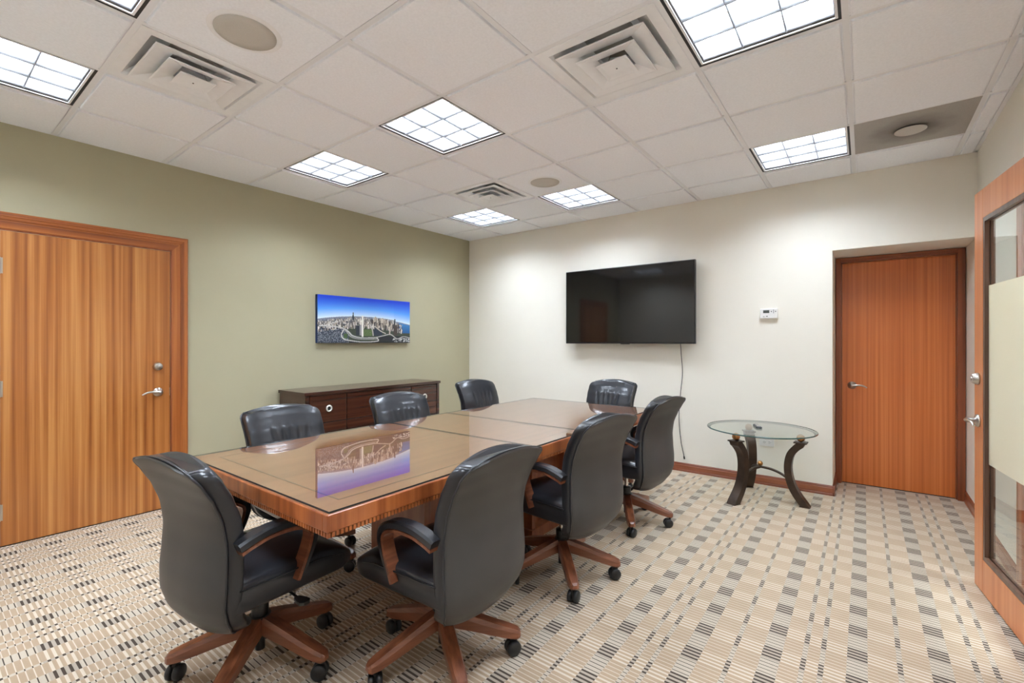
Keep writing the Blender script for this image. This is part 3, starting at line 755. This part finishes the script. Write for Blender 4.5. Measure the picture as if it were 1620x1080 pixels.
cb = B().tube(pp, .0032, 6).obj('power_cord', 'cord_black', t)
B().tube([pp[-1], pp[-1] + Vector((.004, 0, -.028))], .007, 8).obj('cord_plug', 'cord_black', cb)

# ------------------------------------------------------------------ thermostat, outlet
t = thing('thermostat', 'small white wall thermostat with a grey display', 'thermostat', (-.685, YB, 1.552))
B().box(-.070, .070, -.028, 0, -.045, .045, .006).obj('case', 'white_plastic', t)
B().box(-.045, .004, -.0295, -.027, .004, .030).obj('display', 'lcd_grey', t)
for x in (.020, .054):
    s = -1 if x < .03 else 1
    B().prism([(x + s * .006, .017), (x - s * .004, .023), (x - s * .004, .011)], -.0292, -.027, 'y').obj('arrow_key', 'dark_print', t)
B().box(.036, .039, -.0292, -.027, .0, .034).obj('divider_mark', 'dark_print', t)
B().box(-.046, -.034, -.0292, -.027, -.030, -.026).obj('mode_mark', 'dark_print', t); B().box(-.022, -.008, -.0292, -.027, -.028, -.022).obj('mode_mark', 'dark_print', t)
t = thing('wall_outlet', 'white double power outlet low on the wall behind the side table', 'outlet', (-.705, YB, .388))
B().box(-.060, .060, -.006, 0, -.037, .037, .002).obj('cover_plate', 'white_plastic', t)
for sx in (-1, 1):
    q = B().box(sx * .021 - .017, sx * .021 + .017, -.0085, -.004, -.016, .016, .002).obj('socket', 'white_plastic', t)
    for dz in (-.006, .006): B().box(sx * .021 - .006, sx * .021 + .005, -.0089, -.008, dz - .0012, dz + .0012).obj('slot', 'dark_print', q)
    B().lathe([(.001, -.0089), (.0028, -.0089), (.0028, -.008)], 8, (sx * .021 + .011, 0, 0), 'y').obj('slot', 'dark_print', q)

# ------------------------------------------------------------------ glass side table
SX, SY, SZ, SR = -.69, 4.325, .585, .405
t = thing('side_table', 'round glass side table on three curved bronze legs', 'side table', (SX, SY, 0))
B().lathe([(.001, SZ), (SR - .045, SZ), (SR - .004, SZ - .005), (SR, SZ - .008), (SR, SZ - .012), (SR - .02, SZ - .018), (.001, SZ - .018)], 72).obj('glass_top', 'clear_glass', t)
B().lathe([(SR - .004, SZ - .0045), (SR + .001, SZ - .0070), (SR + .001, SZ - .0125), (SR - .024, SZ - .0200), (SR - .026, SZ - .0190)], 72, cap=False).obj('glass_rim', 'glass_edge', t)
def sleg():
    # C-curve: concave towards the outside; rings along the curve, 70 mm wide
    ctr = smoothpath([(.300, 0, .492), (.262, 0, .458), (.222, 0, .40), (.205, 0, .32), (.208, 0, .24), (.228, 0, .16), (.262, 0, .09), (.318, 0, .012)], 5)
    rings = []
    for i, p in enumerate(ctr):
        d = (ctr[min(i + 1, len(ctr) - 1)] - ctr[max(i - 1, 0)]).normalized(); n = Vector((d.z, 0, -d.x)); th = .026 if 0 < i < len(ctr) - 1 else .024
        if i == len(ctr) - 1: n = Vector((-1, 0, 0)); th = .038; p = Vector((.318, 0, 0))
        if i == 0: n = Vector((-1, 0, 0)); th = .034; p = Vector((.292, 0, .500))
        hw = .038 - .005 * math.sin(PI * i / (len(ctr) - 1))
        rings.append([(p.x + n.x * th, -hw, p.z + n.z * th), (p.x - n.x * th, -hw, p.z - n.z * th), (p.x - n.x * th, hw, p.z - n.z * th), (p.x + n.x * th, hw, p.z + n.z * th)])
    return B().loft(rings, True, False).mesh('curved_leg', 'bronze_metal')
m_sl = sleg()
m_cap = B().box(.245, .335, -.045, .045, .496, .507, .002).mesh('leg_cap', 'bronze_metal')
m_ball = B().sphere((.290, 0, .5365), .0300).mesh('gold_ball', 'gold_ball')
sp = smoothpath([(0, 0, .262), (.08, 0, .255), (.15, 0, .232), (.20, 0, .200)], 5)
b = B(); b.loft([[(p.x, -.014, p.z - .007), (p.x, .014, p.z - .007), (p.x, .014, p.z + .007), (p.x, -.014, p.z + .007)] for p in sp], True, False)
m_str = b.mesh('arched_stretcher', 'bronze_metal')
for ang in (243, 357, 117):
    a = math.radians(ang)
    l = link('curved_leg', m_sl, t, None, (0, 0, a)); link('leg_cap', m_cap, l); link('gold_ball', m_ball, l); link('arched_stretcher', m_str, t, None, (0, 0, a))
B().sphere((0, 0, .289), .021).obj('gold_ball', 'gold_ball', t)
t = thing('remote_control', 'small black remote control lying on the glass side table', 'remote', (SX - .02, SY + .0, SZ + .0006), math.radians(20))
rings = []
for y, hw, z1 in ((-.075, .016, .010), (-.068, .022, .016), (-.02, .021, .019), (.03, .019, .019), (.066, .021, .017), (.075, .016, .010)):
    rings.append([(-hw, y, .002), (hw, y, .002), (hw, y, z1 * .7), (hw * .75, y, z1), (-hw * .75, y, z1), (-hw, y, z1 * .7)])
B().loft(rings, True, False).obj('body', 'black_plastic', t)
for r_ in range(4):
    for c_ in range(3): B().box(-.012 + c_ * .009, -.006 + c_ * .009, -.05 + r_ * .02, -.042 + r_ * .02, .015, .0205).obj('button', 'grey_grille', t)

# corridor lamp beyond the glazed door
t = thing('corridor_light', 'ceiling light panel in the corridor beyond the glazed door', 'ceiling light', (1.5, 3.2, H + .13))
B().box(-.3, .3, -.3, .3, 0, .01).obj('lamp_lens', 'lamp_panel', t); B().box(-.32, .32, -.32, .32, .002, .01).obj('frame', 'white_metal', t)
